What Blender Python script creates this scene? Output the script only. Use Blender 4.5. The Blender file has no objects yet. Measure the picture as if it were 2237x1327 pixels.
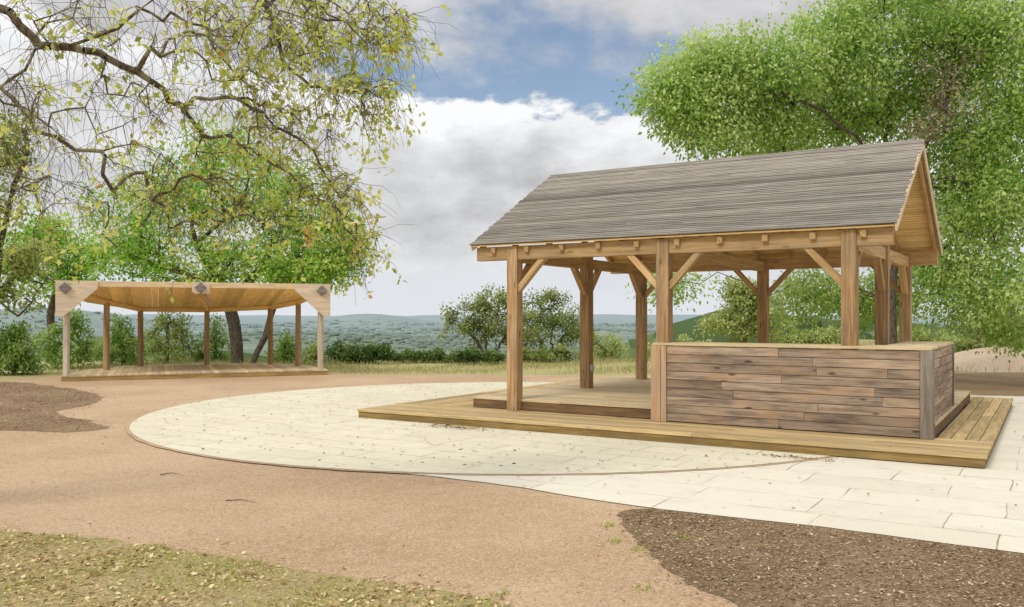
import bpy, math, random
import numpy as np
from mathutils import Vector, Matrix
random.seed(5)
F = 1900.0; H = 1.6
SC = bpy.context.scene
COL = SC.collection

def at(px, py, Y):
    return np.array([(px-1118.5)*Y/F, Y, H-(py-690.0)*Y/F])
def tag(o, label=None, cat=None, group=None, kind=None):
    if label: o['label'] = label
    if cat: o['category'] = cat
    if group: o['group'] = group
    if kind: o['kind'] = kind
    return o
def empty(name, loc, rz=0.0):
    o = bpy.data.objects.new(name, None); COL.objects.link(o)
    o.location = tuple(float(c) for c in loc); o.rotation_euler = (0, 0, rz); o.empty_display_size = 0.2
    return o
def unit(v): return v/np.maximum(np.linalg.norm(v, axis=-1, keepdims=True), 1e-9)

# ---------------------------------------------------------------- node helpers
def nd(t, typ, props=None, ins=None):
    n = t.nodes.new(typ)
    for k, v in (props or {}).items(): setattr(n, k, v)
    for k, v in (ins or {}).items():
        s = n.inputs[k]
        if isinstance(v, bpy.types.NodeSocket): t.links.new(v, s)
        else:
            if isinstance(v, (tuple, list)) and len(v) == 3 and s.type == 'RGBA': v = (*v, 1)
            s.default_value = v
    return n
def ma(t, op, a, b=0.0, c=0.0, clamp=False):
    return nd(t, 'ShaderNodeMath', {'operation': op, 'use_clamp': clamp}, {0: a, 1: b, 2: c}).outputs[0]
def mix(t, f, a, b, mode='MIX'):
    return nd(t, 'ShaderNodeMixRGB', {'blend_type': mode}, {'Fac': f, 'Color1': a, 'Color2': b}).outputs[0]
def noise(t, vec, scale, detail=4, rough=.55):
    return nd(t, 'ShaderNodeTexNoise', None, {'Vector': vec, 'Scale': scale, 'Detail': detail, 'Roughness': rough}).outputs[0]
def smooth(t, v, a, b, o0=0.0, o1=1.0):
    return nd(t, 'ShaderNodeMapRange', {'interpolation_type': 'SMOOTHSTEP'}, {0: v, 1: a, 2: b, 3: o0, 4: o1}).outputs[0]
def newmat(name):
    m = bpy.data.materials.new(name); m.use_nodes = True
    t = m.node_tree; t.nodes.clear()
    return m, t
def finish(t, color, rough=.85, bump=None, bstr=.3, bdist=.01, spec=.25):
    p = nd(t, 'ShaderNodeBsdfPrincipled', None, {'Base Color': color, 'Roughness': rough, 'Specular IOR Level': spec})
    if bump is not None:
        b = nd(t, 'ShaderNodeBump', None, {'Strength': bstr, 'Distance': bdist, 'Height': bump})
        t.links.new(b.outputs[0], p.inputs['Normal'])
    o = nd(t, 'ShaderNodeOutputMaterial'); t.links.new(p.outputs[0], o.inputs[0])

def wood(name, dark, light, stain=None, tintamp=.5, across=26, stain_amt=.5, knots=.0):
    m, t = newmat(name)
    uv = nd(t, 'ShaderNodeUVMap').outputs[0]
    mp = nd(t, 'ShaderNodeMapping', None, {'Vector': uv, 'Scale': (1.3, across, 1)}).outputs[0]
    g = noise(t, mp, 1.0, 5, .6)
    mp2 = nd(t, 'ShaderNodeMapping', None, {'Vector': uv, 'Scale': (4.0, across*5, 1)}).outputs[0]
    g2 = noise(t, mp2, 1.0, 2, .6)
    gg = ma(t, 'ADD', ma(t, 'MULTIPLY', g, .65), ma(t, 'MULTIPLY', g2, .35))
    col = mix(t, smooth(t, gg, .36, .64), dark, light)
    if stain:
        mp3 = nd(t, 'ShaderNodeMapping', None, {'Vector': uv, 'Scale': (1.6, 4, 1)}).outputs[0]
        st = smooth(t, noise(t, mp3, 1.0, 4, .6), .42, .68)
        col = mix(t, ma(t, 'MULTIPLY', st, stain_amt), col, stain)
    if knots > 0:
        mp4 = nd(t, 'ShaderNodeMapping', None, {'Vector': uv, 'Scale': (2.2, 7.0, 1)}).outputs[0]
        vo = nd(t, 'ShaderNodeTexVoronoi', None, {'Vector': mp4, 'Scale': 1.0}).outputs[0]
        k = smooth(t, vo, .05, .17, knots, 0.0)
        col = mix(t, k, col, tuple(c*.3 for c in dark))
    ti = nd(t, 'ShaderNodeAttribute', {'attribute_name': 'tint'}).outputs['Fac']
    f = ma(t, 'ADD', 1-tintamp*.5, ma(t, 'MULTIPLY', ti, tintamp))
    col = nd(t, 'ShaderNodeHueSaturation', None, {'Color': col, 'Value': f, 'Saturation': 1.0}).outputs[0]
    finish(t, col, .85, gg, .5, .007, .15)
    return m
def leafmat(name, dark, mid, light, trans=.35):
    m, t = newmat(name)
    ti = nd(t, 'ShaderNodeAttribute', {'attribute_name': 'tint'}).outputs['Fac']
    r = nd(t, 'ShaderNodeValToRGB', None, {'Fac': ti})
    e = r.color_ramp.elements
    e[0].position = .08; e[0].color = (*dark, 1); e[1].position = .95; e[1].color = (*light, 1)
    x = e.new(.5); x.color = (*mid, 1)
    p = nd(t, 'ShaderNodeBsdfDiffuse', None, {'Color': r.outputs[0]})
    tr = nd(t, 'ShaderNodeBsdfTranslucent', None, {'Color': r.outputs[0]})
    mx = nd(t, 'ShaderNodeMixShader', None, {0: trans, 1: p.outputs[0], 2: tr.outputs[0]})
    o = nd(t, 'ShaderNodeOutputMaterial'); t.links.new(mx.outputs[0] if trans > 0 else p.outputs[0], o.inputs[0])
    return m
def barkmat(name, dark, light, spot=None):
    m, t = newmat(name)
    oc = nd(t, 'ShaderNodeTexCoord').outputs['Object']
    mp = nd(t, 'ShaderNodeMapping', None, {'Vector': oc, 'Scale': (1, 1, .3)}).outputs[0]
    n1 = noise(t, mp, 30, 5, .65)
    col = mix(t, smooth(t, n1, .35, .65), dark, light)
    if spot:
        n2 = noise(t, oc, 7, 3, .6)
        col = mix(t, smooth(t, n2, .48, .62), col, spot)
    finish(t, col, .95, n1, .5, .01, .1)
    return m

# ---------------------------------------------------------------- mesh helpers
class MB:
    def __init__(s): s.v = []; s.f = []; s.uv = []; s.t = []
    def box(s, c, size, Rm=None, tint=None, axis=None):
        c = Vector(c); hx, hy, hz = [q/2 for q in size]
        co = [Vector((x*hx, y*hy, z*hz)) for z in (-1, 1) for y in (-1, 1) for x in (-1, 1)]
        fs = [(0, 2, 3, 1), (4, 5, 7, 6), (0, 1, 5, 4), (2, 6, 7, 3), (0, 4, 6, 2), (1, 3, 7, 5)]
        L = max(range(3), key=lambda i: size[i]) if axis is None else axis
        A, B = [i for i in range(3) if i != L]
        ou, ov = random.uniform(0, 50), random.uniform(0, 50)
        b = len(s.v); ti = random.random() if tint is None else tint
        for p in co:
            q = (Rm @ p) if Rm is not None else p
            s.v.append(tuple(c+q)); s.t.append(ti)
        for f in fs:
            s.f.append(tuple(b+i for i in f))
            s.uv.append([(co[i][L]+ou, co[i][A]+co[i][B]+ov) for i in f])
    def bar(s, p0, p1, w, h, up=(0, 0, 1), tint=None):
        p0, p1 = Vector(p0), Vector(p1); d = p1-p0; ln = d.length; d.normalize()
        sd = d.cross(Vector(up)).normalized(); u2 = sd.cross(d)
        Rm = Matrix((d, sd, u2)).transposed()
        s.box((p0+p1)/2, (ln, w, h), Rm, tint, 0)
    def extrude(s, pts, vec, tint=None, udir=(1, 0, 0)):
        pts = [Vector(p) for p in pts]; vec = Vector(vec); n = len(pts); b = len(s.v)
        ti = random.random() if tint is None else tint
        ud = Vector(udir).normalized(); ou, ov = random.uniform(0, 50), random.uniform(0, 50)
        allp = pts+[p+vec for p in pts]
        for p in allp: s.v.append(tuple(p)); s.t.append(ti)
        fs = [tuple(range(n-1, -1, -1)), tuple(range(n, 2*n))]+[(i, (i+1) % n, n+(i+1) % n, n+i) for i in range(n)]
        for f in fs:
            s.f.append(tuple(b+i for i in f))
            l = []
            for i in f:
                p = allp[i]; u = p.dot(ud); r = p-ud*u
                l.append((u+ou, r.x+r.y+r.z+ov))
            s.uv.append(l)
    def pole(s, p0, p1, r0, r1, k=12, tint=None):
        p0, p1 = Vector(p0), Vector(p1); d = (p1-p0).normalized()
        a = d.orthogonal().normalized(); c = d.cross(a); b = len(s.v)
        ti = random.random() if tint is None else tint; ou, ov = random.uniform(0, 50), random.uniform(0, 50)
        ln = (p1-p0).length
        for j, (p, r) in enumerate(((p0, r0), (p1, r1))):
            for i in range(k):
                an = 2*math.pi*i/k
                s.v.append(tuple(p+(a*math.cos(an)+c*math.sin(an))*r*(1+.06*math.sin(3*an+ou)))); s.t.append(ti)
        for i in range(k):
            j = (i+1) % k
            s.f.append((b+i, b+j, b+k+j, b+k+i))
            w = 2*math.pi*r0/k
            s.uv.append([(ou, ov+i*w), (ou, ov+(i+1)*w), (ou+ln, ov+(i+1)*w), (ou+ln, ov+i*w)])
        for base, rev in ((b, True), (b+k, False)):
            f = [base+i for i in range(k)]
            if rev: f.reverse()
            s.f.append(tuple(f)); s.uv.append([(s.v[i][0], s.v[i][1]) for i in f])
    def build(s, name, mat, parent=None, bevel=0.0):
        me = bpy.data.meshes.new(name); me.from_pydata(s.v, [], s.f)
        ul = me.uv_layers.new(name='UVMap')
        ul.data.foreach_set('uv', np.array([c for f in s.uv for q in f for c in q], dtype=np.float32))
        a = me.attributes.new('tint', 'FLOAT', 'POINT'); a.data.foreach_set('value', np.array(s.t, dtype=np.float32))
        me.materials.append(mat); me.update()
        o = bpy.data.objects.new(name, me); COL.objects.link(o)
        if parent: o.parent = parent
        if bevel:
            b = o.modifiers.new('bevel', 'BEVEL'); b.width = bevel; b.segments = 2; b.limit_method = 'ANGLE'
        return o

def npmesh(name, V, Q, mat, parent=None, tint=None, smooth_=False):
    V = np.asarray(V, dtype=np.float32).reshape(-1, 3); Q = np.asarray(Q, dtype=np.int32); k = Q.shape[1]
    me = bpy.data.meshes.new(name)
    me.vertices.add(len(V)); me.vertices.foreach_set('co', V.ravel())
    me.loops.add(Q.size); me.loops.foreach_set('vertex_index', Q.ravel())
    me.polygons.add(len(Q)); me.polygons.foreach_set('loop_start', np.arange(0, Q.size, k, dtype=np.int32))
    me.polygons.foreach_set('loop_total', np.full(len(Q), k, dtype=np.int32))
    if smooth_: me.polygons.foreach_set('use_smooth', np.ones(len(Q), dtype=bool))
    if tint is not None:
        a = me.attributes.new('tint', 'FLOAT', 'POINT'); a.data.foreach_set('value', np.asarray(tint, dtype=np.float32))
    me.materials.append(mat); me.update(calc_edges=True); me.validate()
    o = bpy.data.objects.new(name, me); COL.objects.link(o)
    if parent: o.parent = parent
    return o
def leaf_quads(p, d, nrm, L, W):
    sd = unit(np.cross(d, nrm)); L = L[:, None]; W = W[:, None]
    V = np.stack([p, p+d*L*.45+sd*W*.5, p+d*L-nrm*L*.08, p+d*L*.45-sd*W*.5], axis=1)
    return V.reshape(-1, 3), np.arange(len(p)*4, dtype=np.int32).reshape(-1, 4)
def frusta(P0, P1, R0, R1, k):
    d = unit(P1-P0); ref = np.where(np.abs(d[:, 2:3]) > .9, np.array([[1., 0, 0]]), np.array([[0, 0, 1.]]))
    a = unit(np.cross(d, ref)); b = np.cross(d, a)
    an = np.arange(k)*2*np.pi/k
    off = a[:, None, :]*np.cos(an)[None, :, None]+b[:, None, :]*np.sin(an)[None, :, None]
    V = np.stack([P0[:, None, :]+off*R0[:, None, None], P1[:, None, :]+off*R1[:, None, None]], axis=1)
    E = len(P0); base = (np.arange(E)*2*k)[:, None]; i = np.arange(k)[None, :]; j = (i+1) % k
    Q = np.stack([base+i, base+j, base+k+j, base+k+i], axis=-1).reshape(-1, 4)
    return V.reshape(-1, 3), Q
def inpoly(P, poly):
    x, y = P[:, 0], P[:, 1]; c = np.zeros(len(P), bool); n = len(poly); j = n-1
    for i in range(n):
        xi, yi = poly[i]; xj, yj = poly[j]
        c ^= ((yi > y) != (yj > y)) & (x < (xj-xi)*(y-yi)/(yj-yi+1e-12)+xi); j = i
    return c
def sample_poly(poly, n, rng):
    a = np.array(poly); lo, hi = a.min(0), a.max(0); out = np.zeros((0, 2))
    while len(out) < n:
        p = rng.uniform(lo, hi, (n*2, 2)); out = np.vstack([out, p[inpoly(p, poly)]])
    return out[:n]
def spline(pts, n=8, jit=0.0, seed=1, closed=True):
    rng = np.random.default_rng(seed); P = np.array(pts, float); m = len(P); out = []
    for i in range(m if closed else m-1):
        if closed: p0, p1, p2, p3 = P[(i-1) % m], P[i], P[(i+1) % m], P[(i+2) % m]
        else: p0, p1, p2, p3 = P[max(i-1, 0)], P[i], P[i+1], P[min(i+2, m-1)]
        jj = min(jit, .22*float(np.linalg.norm(p2-p1))/n) if closed else jit
        for k in range(n):
            t = k/n
            q = .5*((2*p1)+(-p0+p2)*t+(2*p0-5*p1+4*p2-p3)*t*t+(-p0+3*p1-3*p2+p3)*t**3)
            out.append(q+np.clip(rng.normal(0, 1, len(q)), -1.4, 1.4)*jj if jit else q)
    if not closed: out.append(P[-1])
    return np.array(out)
def sheet(name, poly, z, mat):
    me = bpy.data.meshes.new(name)
    me.from_pydata([(float(p[0]), float(p[1]), z) for p in poly], [], [tuple(range(len(poly)))])
    me.materials.append(mat); me.update()
    if me.polygons[0].normal.z < 0: me.flip_normals()
    o = bpy.data.objects.new(name, me); COL.objects.link(o)
    return tag(o, kind='structure')

# ---------------------------------------------------------------- materials
POST = wood('post_wood', (.25, .145, .065), (.54, .36, .185), (.30, .23, .16), .4, 24, .55, .65)
BEAM = wood('beam_wood', (.36, .225, .10), (.62, .42, .21), (.38, .30, .20), .4, 22, .45, .5)
PALE = wood('pale_wood', (.60, .47, .33), (.80, .67, .50), (.50, .43, .34), .3, 20, .4, .35)
TANB = wood('tan_beam_wood', (.62, .46, .26), (.84, .67, .43), (.55, .43, .28), .3, 20, .4, .3)
DECK = wood('deck_wood', (.36, .25, .105), (.62, .46, .235), (.40, .34, .22), .5, 18, .55, .3)
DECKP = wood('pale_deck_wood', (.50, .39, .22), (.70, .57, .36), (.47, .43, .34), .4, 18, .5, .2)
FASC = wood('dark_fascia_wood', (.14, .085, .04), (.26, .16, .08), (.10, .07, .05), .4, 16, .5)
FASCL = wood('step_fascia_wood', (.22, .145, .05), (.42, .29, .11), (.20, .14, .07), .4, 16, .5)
ROOF = wood('roof_lath_wood', (.155, .142, .124), (.41, .38, .333), (.30, .25, .195), .8, 34, .45)
CEIL = wood('ceiling_wood', (.76, .52, .22), (.92, .70, .36), (.72, .55, .32), .35, 20, .3)
PLANK = wood('counter_plank_wood', (.165, .122, .092), (.43, .335, .25), (.48, .31, .185), .55, 15, .6, .85)
CPOST = wood('counter_post_wood', (.38, .235, .13), (.56, .39, .24), (.42, .31, .23), .3, 20, .5, .4)
GPOST = wood('grey_post_wood', (.17, .14, .115), (.35, .295, .245), (.22, .18, .14), .4, 20, .5, .4)
LOG = wood('log_wood', (.29, .18, .085), (.50, .35, .19), (.36, .29, .22), .5, 14, .5, .3)
LOGG = wood('grey_log_wood', (.38, .32, .24), (.58, .51, .40), (.30, .26, .2), .4, 14, .5, .3)
SHROOF = wood('shelter_roof_wood', (.80, .53, .21), (.95, .71, .35), (.68, .44, .19), .4, 14, .4)
DIAM = wood('diamond_wood', (.17, .145, .13), (.29, .26, .23), None, .3, 10)
m, t = newmat('outlet_grey'); finish(t, (.45, .47, .48), .5); OUTLET = m

def groundmat(name, cols, s1=70, s2=9, big=.5, bstr=.6, bdist=.01, bigf=.6, dk=.5, lt=.6):
    m, t = newmat(name)
    oc = nd(t, 'ShaderNodeTexCoord').outputs['Object']
    n1 = noise(t, oc, s1, 4, .75); n2 = noise(t, oc, s2, 5, .7); n3 = noise(t, oc, big, 4, .6)
    c = mix(t, smooth(t, n1, .34, .66), cols[0], cols[1])
    c = mix(t, ma(t, 'MULTIPLY', smooth(t, n2, .42, .66), .6), c, cols[2])
    c = mix(t, ma(t, 'MULTIPLY', smooth(t, n3, .40, .62), bigf), c, cols[3])
    vo = nd(t, 'ShaderNodeTexVoronoi', None, {'Vector': oc, 'Scale': s1*1.2}).outputs['Color']
    sp = nd(t, 'ShaderNodeSeparateColor', None, {0: vo}).outputs[0]
    c = mix(t, ma(t, 'MULTIPLY', smooth(t, sp, .78, .95), lt), c, cols[4])
    c = mix(t, ma(t, 'MULTIPLY', smooth(t, sp, .20, .06), dk), c, tuple(q*.5 for q in cols[0]))
    finish(t, c, .95, ma(t, 'ADD', n1, ma(t, 'MULTIPLY', n2, .7)), bstr, bdist, .1)
    return m
GRAVEL = groundmat('gravel', [(.39, .255, .15), (.575, .41, .26), (.42, .28, .165), (.62, .46, .305), (.68, .55, .41)], 66, 6, .38, .7, .010, .5, .45, .55)
MOUND = groundmat('pale_soil', [(.55, .40, .27), (.72, .56, .40), (.60, .45, .30), (.75, .60, .45), (.78, .66, .52)], 40, 4, .6, .7, .02, .5, .3, .5)
MULCH = groundmat('mulch', [(.165, .105, .058), (.34, .23, .135), (.24, .155, .085), (.37, .26, .155), (.50, .385, .25)], 60, 8, .7, .9, .02)
LITTER = groundmat('litter_soil', [(.31, .24, .10), (.58, .46, .23), (.42, .38, .13), (.54, .43, .22), (.70, .58, .36)], 60, 6, .8, .9, .02)

def pavmat(name, bw, rh, c1, c2, mortar, ms, j0, jm):
    m, t = newmat(name)
    oc = nd(t, 'ShaderNodeTexCoord').outputs['Object']
    wob = nd(t, 'ShaderNodeTexNoise', None, {'Vector': oc, 'Scale': 1.6, 'Detail': 4}).outputs['Color']
    v = nd(t, 'ShaderNodeVectorMath', {'operation': 'MULTIPLY_ADD'}, {0: wob, 1: (.08, .08, 0), 2: oc}).outputs[0]
    mp = nd(t, 'ShaderNodeMapping', None, {'Vector': v, 'Rotation': (0, 0, math.radians(31.8)), 'Location': (.3, .17, 0)}).outputs[0]
    br = nd(t, 'ShaderNodeTexBrick', {'offset': .37, 'squash': .8, 'squash_frequency': 3}, {'Vector': mp, 'Color1': c1, 'Color2': c2, 'Mortar': c2, 'Scale': 1.0, 'Mortar Size': ms, 'Mortar Smooth': .35, 'Bias': 0.0, 'Brick Width': bw, 'Row Height': rh})
    n1 = noise(t, oc, 3.0, 5, .65); n2 = noise(t, oc, 60, 3, .6); n3 = noise(t, oc, .5, 3, .5)
    c = mix(t, ma(t, 'MULTIPLY', smooth(t, n1, .45, .72), .45), br.outputs[0], tuple(q*.82 for q in c2))
    c = mix(t, ma(t, 'MULTIPLY', smooth(t, n2, .5, .75), .35), c, tuple(q*.74 for q in c2))
    c = mix(t, ma(t, 'MULTIPLY', smooth(t, n3, .45, .7), .25), c, (.62, .54, .38))
    jb = smooth(t, noise(t, oc, 2.0, 4, .7), .42, .62)
    jf = ma(t, 'MULTIPLY', br.outputs['Fac'], ma(t, 'ADD', j0, ma(t, 'MULTIPLY', jb, jm)))
    c = mix(t, jf, c, mortar)
    h = ma(t, 'SUBTRACT', ma(t, 'MULTIPLY', n2, .25), jf)
    finish(t, c, .9, h, .5, .01, .15)
    return m
PAVE = pavmat('path_stone', 1.25, .62, (.75, .70, .58), (.69, .64, .53), (.30, .22, .14), .007, .2, .75)
PAVC = pavmat('circle_stone', .95, .42, (.73, .675, .515), (.67, .62, .47), (.34, .27, .17), .009, .26, .55)

BARK = barkmat('oak_bark', (.055, .042, .033), (.17, .14, .11))
BARKL = barkmat('lichen_bark', (.075, .056, .04), (.21, .165, .12), (.32, .31, .21))
BARKD = barkmat('shrub_bark', (.07, .055, .04), (.22, .18, .14))
LF_BIG = leafmat('big_oak_leaf', (.20, .38, .06), (.45, .62, .17), (.73, .81, .38), .47)
LF_MID = leafmat('mid_oak_leaf', (.19, .42, .045), (.42, .65, .115), (.70, .79, .28), .47)
LF_OVER = leafmat('hanging_leaf', (.34, .42, .06), (.63, .70, .16), (.85, .84, .36), .56)
LF_RUST = leafmat('rust_leaf', (.42, .25, .06), (.68, .46, .13), (.78, .60, .22), .5)
LF_OLIVE = leafmat('olive_leaf', (.17, .24, .06), (.38, .46, .14), (.60, .64, .26), .4)
LF_LIVE = leafmat('live_oak_leaf', (.12, .17, .045), (.31, .37, .11), (.52, .57, .23), .38)
LF_JUN = leafmat('juniper_leaf', (.12, .23, .05), (.31, .47, .11), (.53, .65, .23), .4)
LF_DARK = leafmat('dark_leaf', (.05, .095, .028), (.13, .22, .06), (.27, .36, .11), .3)
LF_LT = leafmat('light_leaf', (.22, .28, .08), (.44, .51, .18), (.64, .68, .30), .4)
LF_MOSS = leafmat('moss_leaf', (.22, .18, .11), (.36, .33, .19), (.50, .48, .26), .3)
GRASSM = leafmat('grass_blade', (.18, .22, .06), (.44, .41, .17), (.70, .61, .35), .35)
GRASSG = leafmat('green_grass_blade', (.18, .30, .035), (.44, .52, .10), (.70, .67, .26), .35)
DRYLEAF = leafmat('dry_leaf', (.26, .16, .065), (.58, .43, .20), (.82, .70, .44), .15)
PLAZALEAF = leafmat('plaza_leaf', (.14, .09, .04), (.34, .23, .11), (.58, .44, .24), .1)
CHIPM = leafmat('wood_chip', (.12, .075, .04), (.33, .225, .13), (.62, .49, .33), .0)

# ---------------------------------------------------------------- world, sun, camera
W = bpy.data.worlds.new('World'); SC.world = W; W.use_nodes = True
t = W.node_tree; t.nodes.clear()
sunv = Vector((-.55, -.62, .85)).normalized()
sky = nd(t, 'ShaderNodeTexSky', {'sky_type': 'NISHITA', 'sun_disc': False, 'sun_elevation': math.asin(sunv.z), 'sun_rotation': math.atan2(sunv.x, sunv.y)})
bgs = nd(t, 'ShaderNodeBackground', None, {'Color': sky.outputs[0], 'Strength': .12})
g = nd(t, 'ShaderNodeTexCoord').outputs['Generated']
sx = nd(t, 'ShaderNodeSeparateXYZ', None, {0: g})
x, y, z = sx.outputs
hyp = ma(t, 'SQRT', ma(t, 'ADD', ma(t, 'MULTIPLY', x, x), ma(t, 'MULTIPLY', y, y)))
S = ma(t, 'DIVIDE', z, ma(t, 'MAXIMUM', hyp, .02))
az = ma(t, 'ARCTAN2', x, y)
azc = ma(t, 'MINIMUM', ma(t, 'MAXIMUM', az, -.6), .6)
gv = nd(t, 'ShaderNodeMapping', None, {'Vector': g, 'Scale': (1, 1, 1.9), 'Location': (.37, .1, .2)}).outputs[0]
n1 = noise(t, gv, 5.5, 6, .58)
n2 = noise(t, gv, 17, 6, .62)
n3 = noise(t, gv, 8, 7, .60)
e0 = ma(t, 'SUBTRACT', .250, ma(t, 'MULTIPLY', azc, .125))
e = ma(t, 'ADD', e0, ma(t, 'ADD', ma(t, 'MULTIPLY', ma(t, 'SUBTRACT', n2, .5), .085), ma(t, 'MULTIPLY', ma(t, 'SUBTRACT', n1, .5), .07)))
below = ma(t, 'SUBTRACT', e, S)
mlow = smooth(t, below, -.002, .014)
gap = smooth(t, ma(t, 'ABSOLUTE', ma(t, 'SUBTRACT', az, .01)), .18, .32)
eu = ma(t, 'SUBTRACT', ma(t, 'ADD', .314, ma(t, 'MULTIPLY', ma(t, 'SUBTRACT', n1, .5), .34)), ma(t, 'MULTIPLY', gap, .17))
mup = smooth(t, ma(t, 'SUBTRACT', S, eu), -.04, .055)
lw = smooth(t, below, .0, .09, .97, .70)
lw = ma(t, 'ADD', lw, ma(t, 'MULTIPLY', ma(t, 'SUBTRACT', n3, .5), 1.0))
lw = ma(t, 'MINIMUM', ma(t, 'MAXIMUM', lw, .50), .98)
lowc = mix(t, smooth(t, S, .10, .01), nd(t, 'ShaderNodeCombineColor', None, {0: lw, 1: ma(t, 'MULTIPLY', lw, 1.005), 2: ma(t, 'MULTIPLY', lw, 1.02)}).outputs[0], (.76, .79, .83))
hz = smooth(t, S, .35, 1.0, .0, .52)
uw = ma(t, 'ADD', ma(t, 'ADD', .64, ma(t, 'MULTIPLY', ma(t, 'SUBTRACT', n3, .5), .75)), hz)
upc = nd(t, 'ShaderNodeCombineColor', None, {0: uw, 1: ma(t, 'MULTIPLY', uw, 1.0), 2: ma(t, 'MULTIPLY', uw, 1.025)}).outputs[0]
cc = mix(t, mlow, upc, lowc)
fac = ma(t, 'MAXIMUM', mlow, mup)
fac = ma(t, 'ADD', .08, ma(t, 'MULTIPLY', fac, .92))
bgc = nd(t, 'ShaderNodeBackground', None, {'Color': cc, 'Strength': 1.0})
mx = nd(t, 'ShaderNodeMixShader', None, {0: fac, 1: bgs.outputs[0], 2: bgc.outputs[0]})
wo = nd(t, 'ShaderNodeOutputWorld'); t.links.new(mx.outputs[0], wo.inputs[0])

sl = bpy.data.lights.new('sun', 'SUN'); sl.energy = 1.75; sl.angle = math.radians(18); sl.color = (1, .94, .83)
so = bpy.data.objects.new('sun', sl); COL.objects.link(so); so.location = (0, 0, 30)
so.rotation_euler = sunv.to_track_quat('Z', 'Y').to_euler()
cam = bpy.data.cameras.new('camera'); cam.sensor_width = 36; cam.lens = F/2237*36; cam.shift_y = (690-663.5)/2237
cam.clip_end = 40000; cam.clip_start = .1
co = bpy.data.objects.new('camera', cam); COL.objects.link(co); co.location = (0, 0, H); co.rotation_euler = (math.pi/2, 0, 0)
SC.camera = co
SC.view_settings.view_transform = 'Standard'; SC.view_settings.look = 'None'; SC.view_settings.exposure = 0

# ---------------------------------------------------------------- terrain
def sstep(v, a, b):
    q = np.clip((v-a)/(b-a), 0, 1); return q*q*(3-2*q)
def ground_z(X, Y):
    X = np.asarray(X, float); Y = np.asarray(Y, float); Rr = np.hypot(X, Y)
    s0 = 30+28*sstep(X, 6, 22)
    d = np.maximum(0, Y-s0)
    zz = -50*(1-np.exp(-(d/230)**1.35))
    hill = np.sin(X/310+1.3)*np.cos(Y/520+.4)+.6*np.sin(X/140+Y/390)+.4*np.sin(X/800-Y/300+2)
    zz = zz+10*hill*sstep(Rr, 400, 1500)
    zz = zz+48*sstep(Rr, 4200, 9500)+9*np.sin(X/900+.5)*sstep(Rr, 5000, 9000)
    zz = zz+72*np.exp(-((X+1850)/420)**2-((Y-3500)/500)**2)+50*np.exp(-((X+900)/350)**2-((Y-5200)/500)**2)
    return np.where(Y < s0, 0.0, zz)
r = np.concatenate([np.linspace(1, 70, 48), np.geomspace(72, 14000, 90)]); th = np.linspace(0, 2*np.pi, 420, endpoint=False)
RR, TT = np.meshgrid(r, th, indexing='ij'); GX = RR*np.sin(TT); GY = RR*np.cos(TT); GZ = ground_z(GX, GY)
V = np.stack([GX, GY, GZ], -1).reshape(-1, 3); nt = len(th)
ii, jj = np.meshgrid(np.arange(len(r)-1), np.arange(nt), indexing='ij'); j2 = (jj+1) % nt
Q = np.stack([ii*nt+jj, ii*nt+j2, (ii+1)*nt+j2, (ii+1)*nt+jj], -1).reshape(-1, 4)
Q = Q[:, ::-1]
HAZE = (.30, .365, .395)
def farmat(name, cols, tint=False):
    m, t = newmat(name)
    pos = nd(t, 'ShaderNodeNewGeometry').outputs['Position']
    dist = nd(t, 'ShaderNodeVectorMath', {'operation': 'LENGTH'}, {0: pos}).outputs['Value']
    if tint:
        ti = nd(t, 'ShaderNodeAttribute', {'attribute_name': 'tint'}).outputs['Fac']
        c = mix(t, ti, cols[0], cols[1])
    else:
        n1 = noise(t, pos, .9, 4, .65); n2 = noise(t, pos, 14, 3, .6); n3 = noise(t, pos, .005, 5, .65); n4 = noise(t, pos, .045, 6, .75)
        near = mix(t, smooth(t, n1, .4, .65), cols[0], cols[1])
        near = mix(t, ma(t, 'MULTIPLY', smooth(t, n2, .45, .7), .5), near, cols[2])
        far = mix(t, smooth(t, n4, .42, .58), cols[3], cols[4])
        far = mix(t, ma(t, 'MULTIPLY', smooth(t, n3, .50, .60), .6), far, cols[5])
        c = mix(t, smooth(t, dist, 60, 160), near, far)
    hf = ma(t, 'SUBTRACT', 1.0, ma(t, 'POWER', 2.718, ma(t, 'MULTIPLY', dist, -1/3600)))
    c = mix(t, hf, c, HAZE)  # aerial haze painted into the base colour, stronger with distance
    finish(t, c, .95, None, spec=.0)
    return m
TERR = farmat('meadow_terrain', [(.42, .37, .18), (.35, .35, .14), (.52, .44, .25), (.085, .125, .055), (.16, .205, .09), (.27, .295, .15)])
g_ = npmesh('ground', V, Q, TERR, None, None, True); tag(g_, kind='structure')

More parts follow.
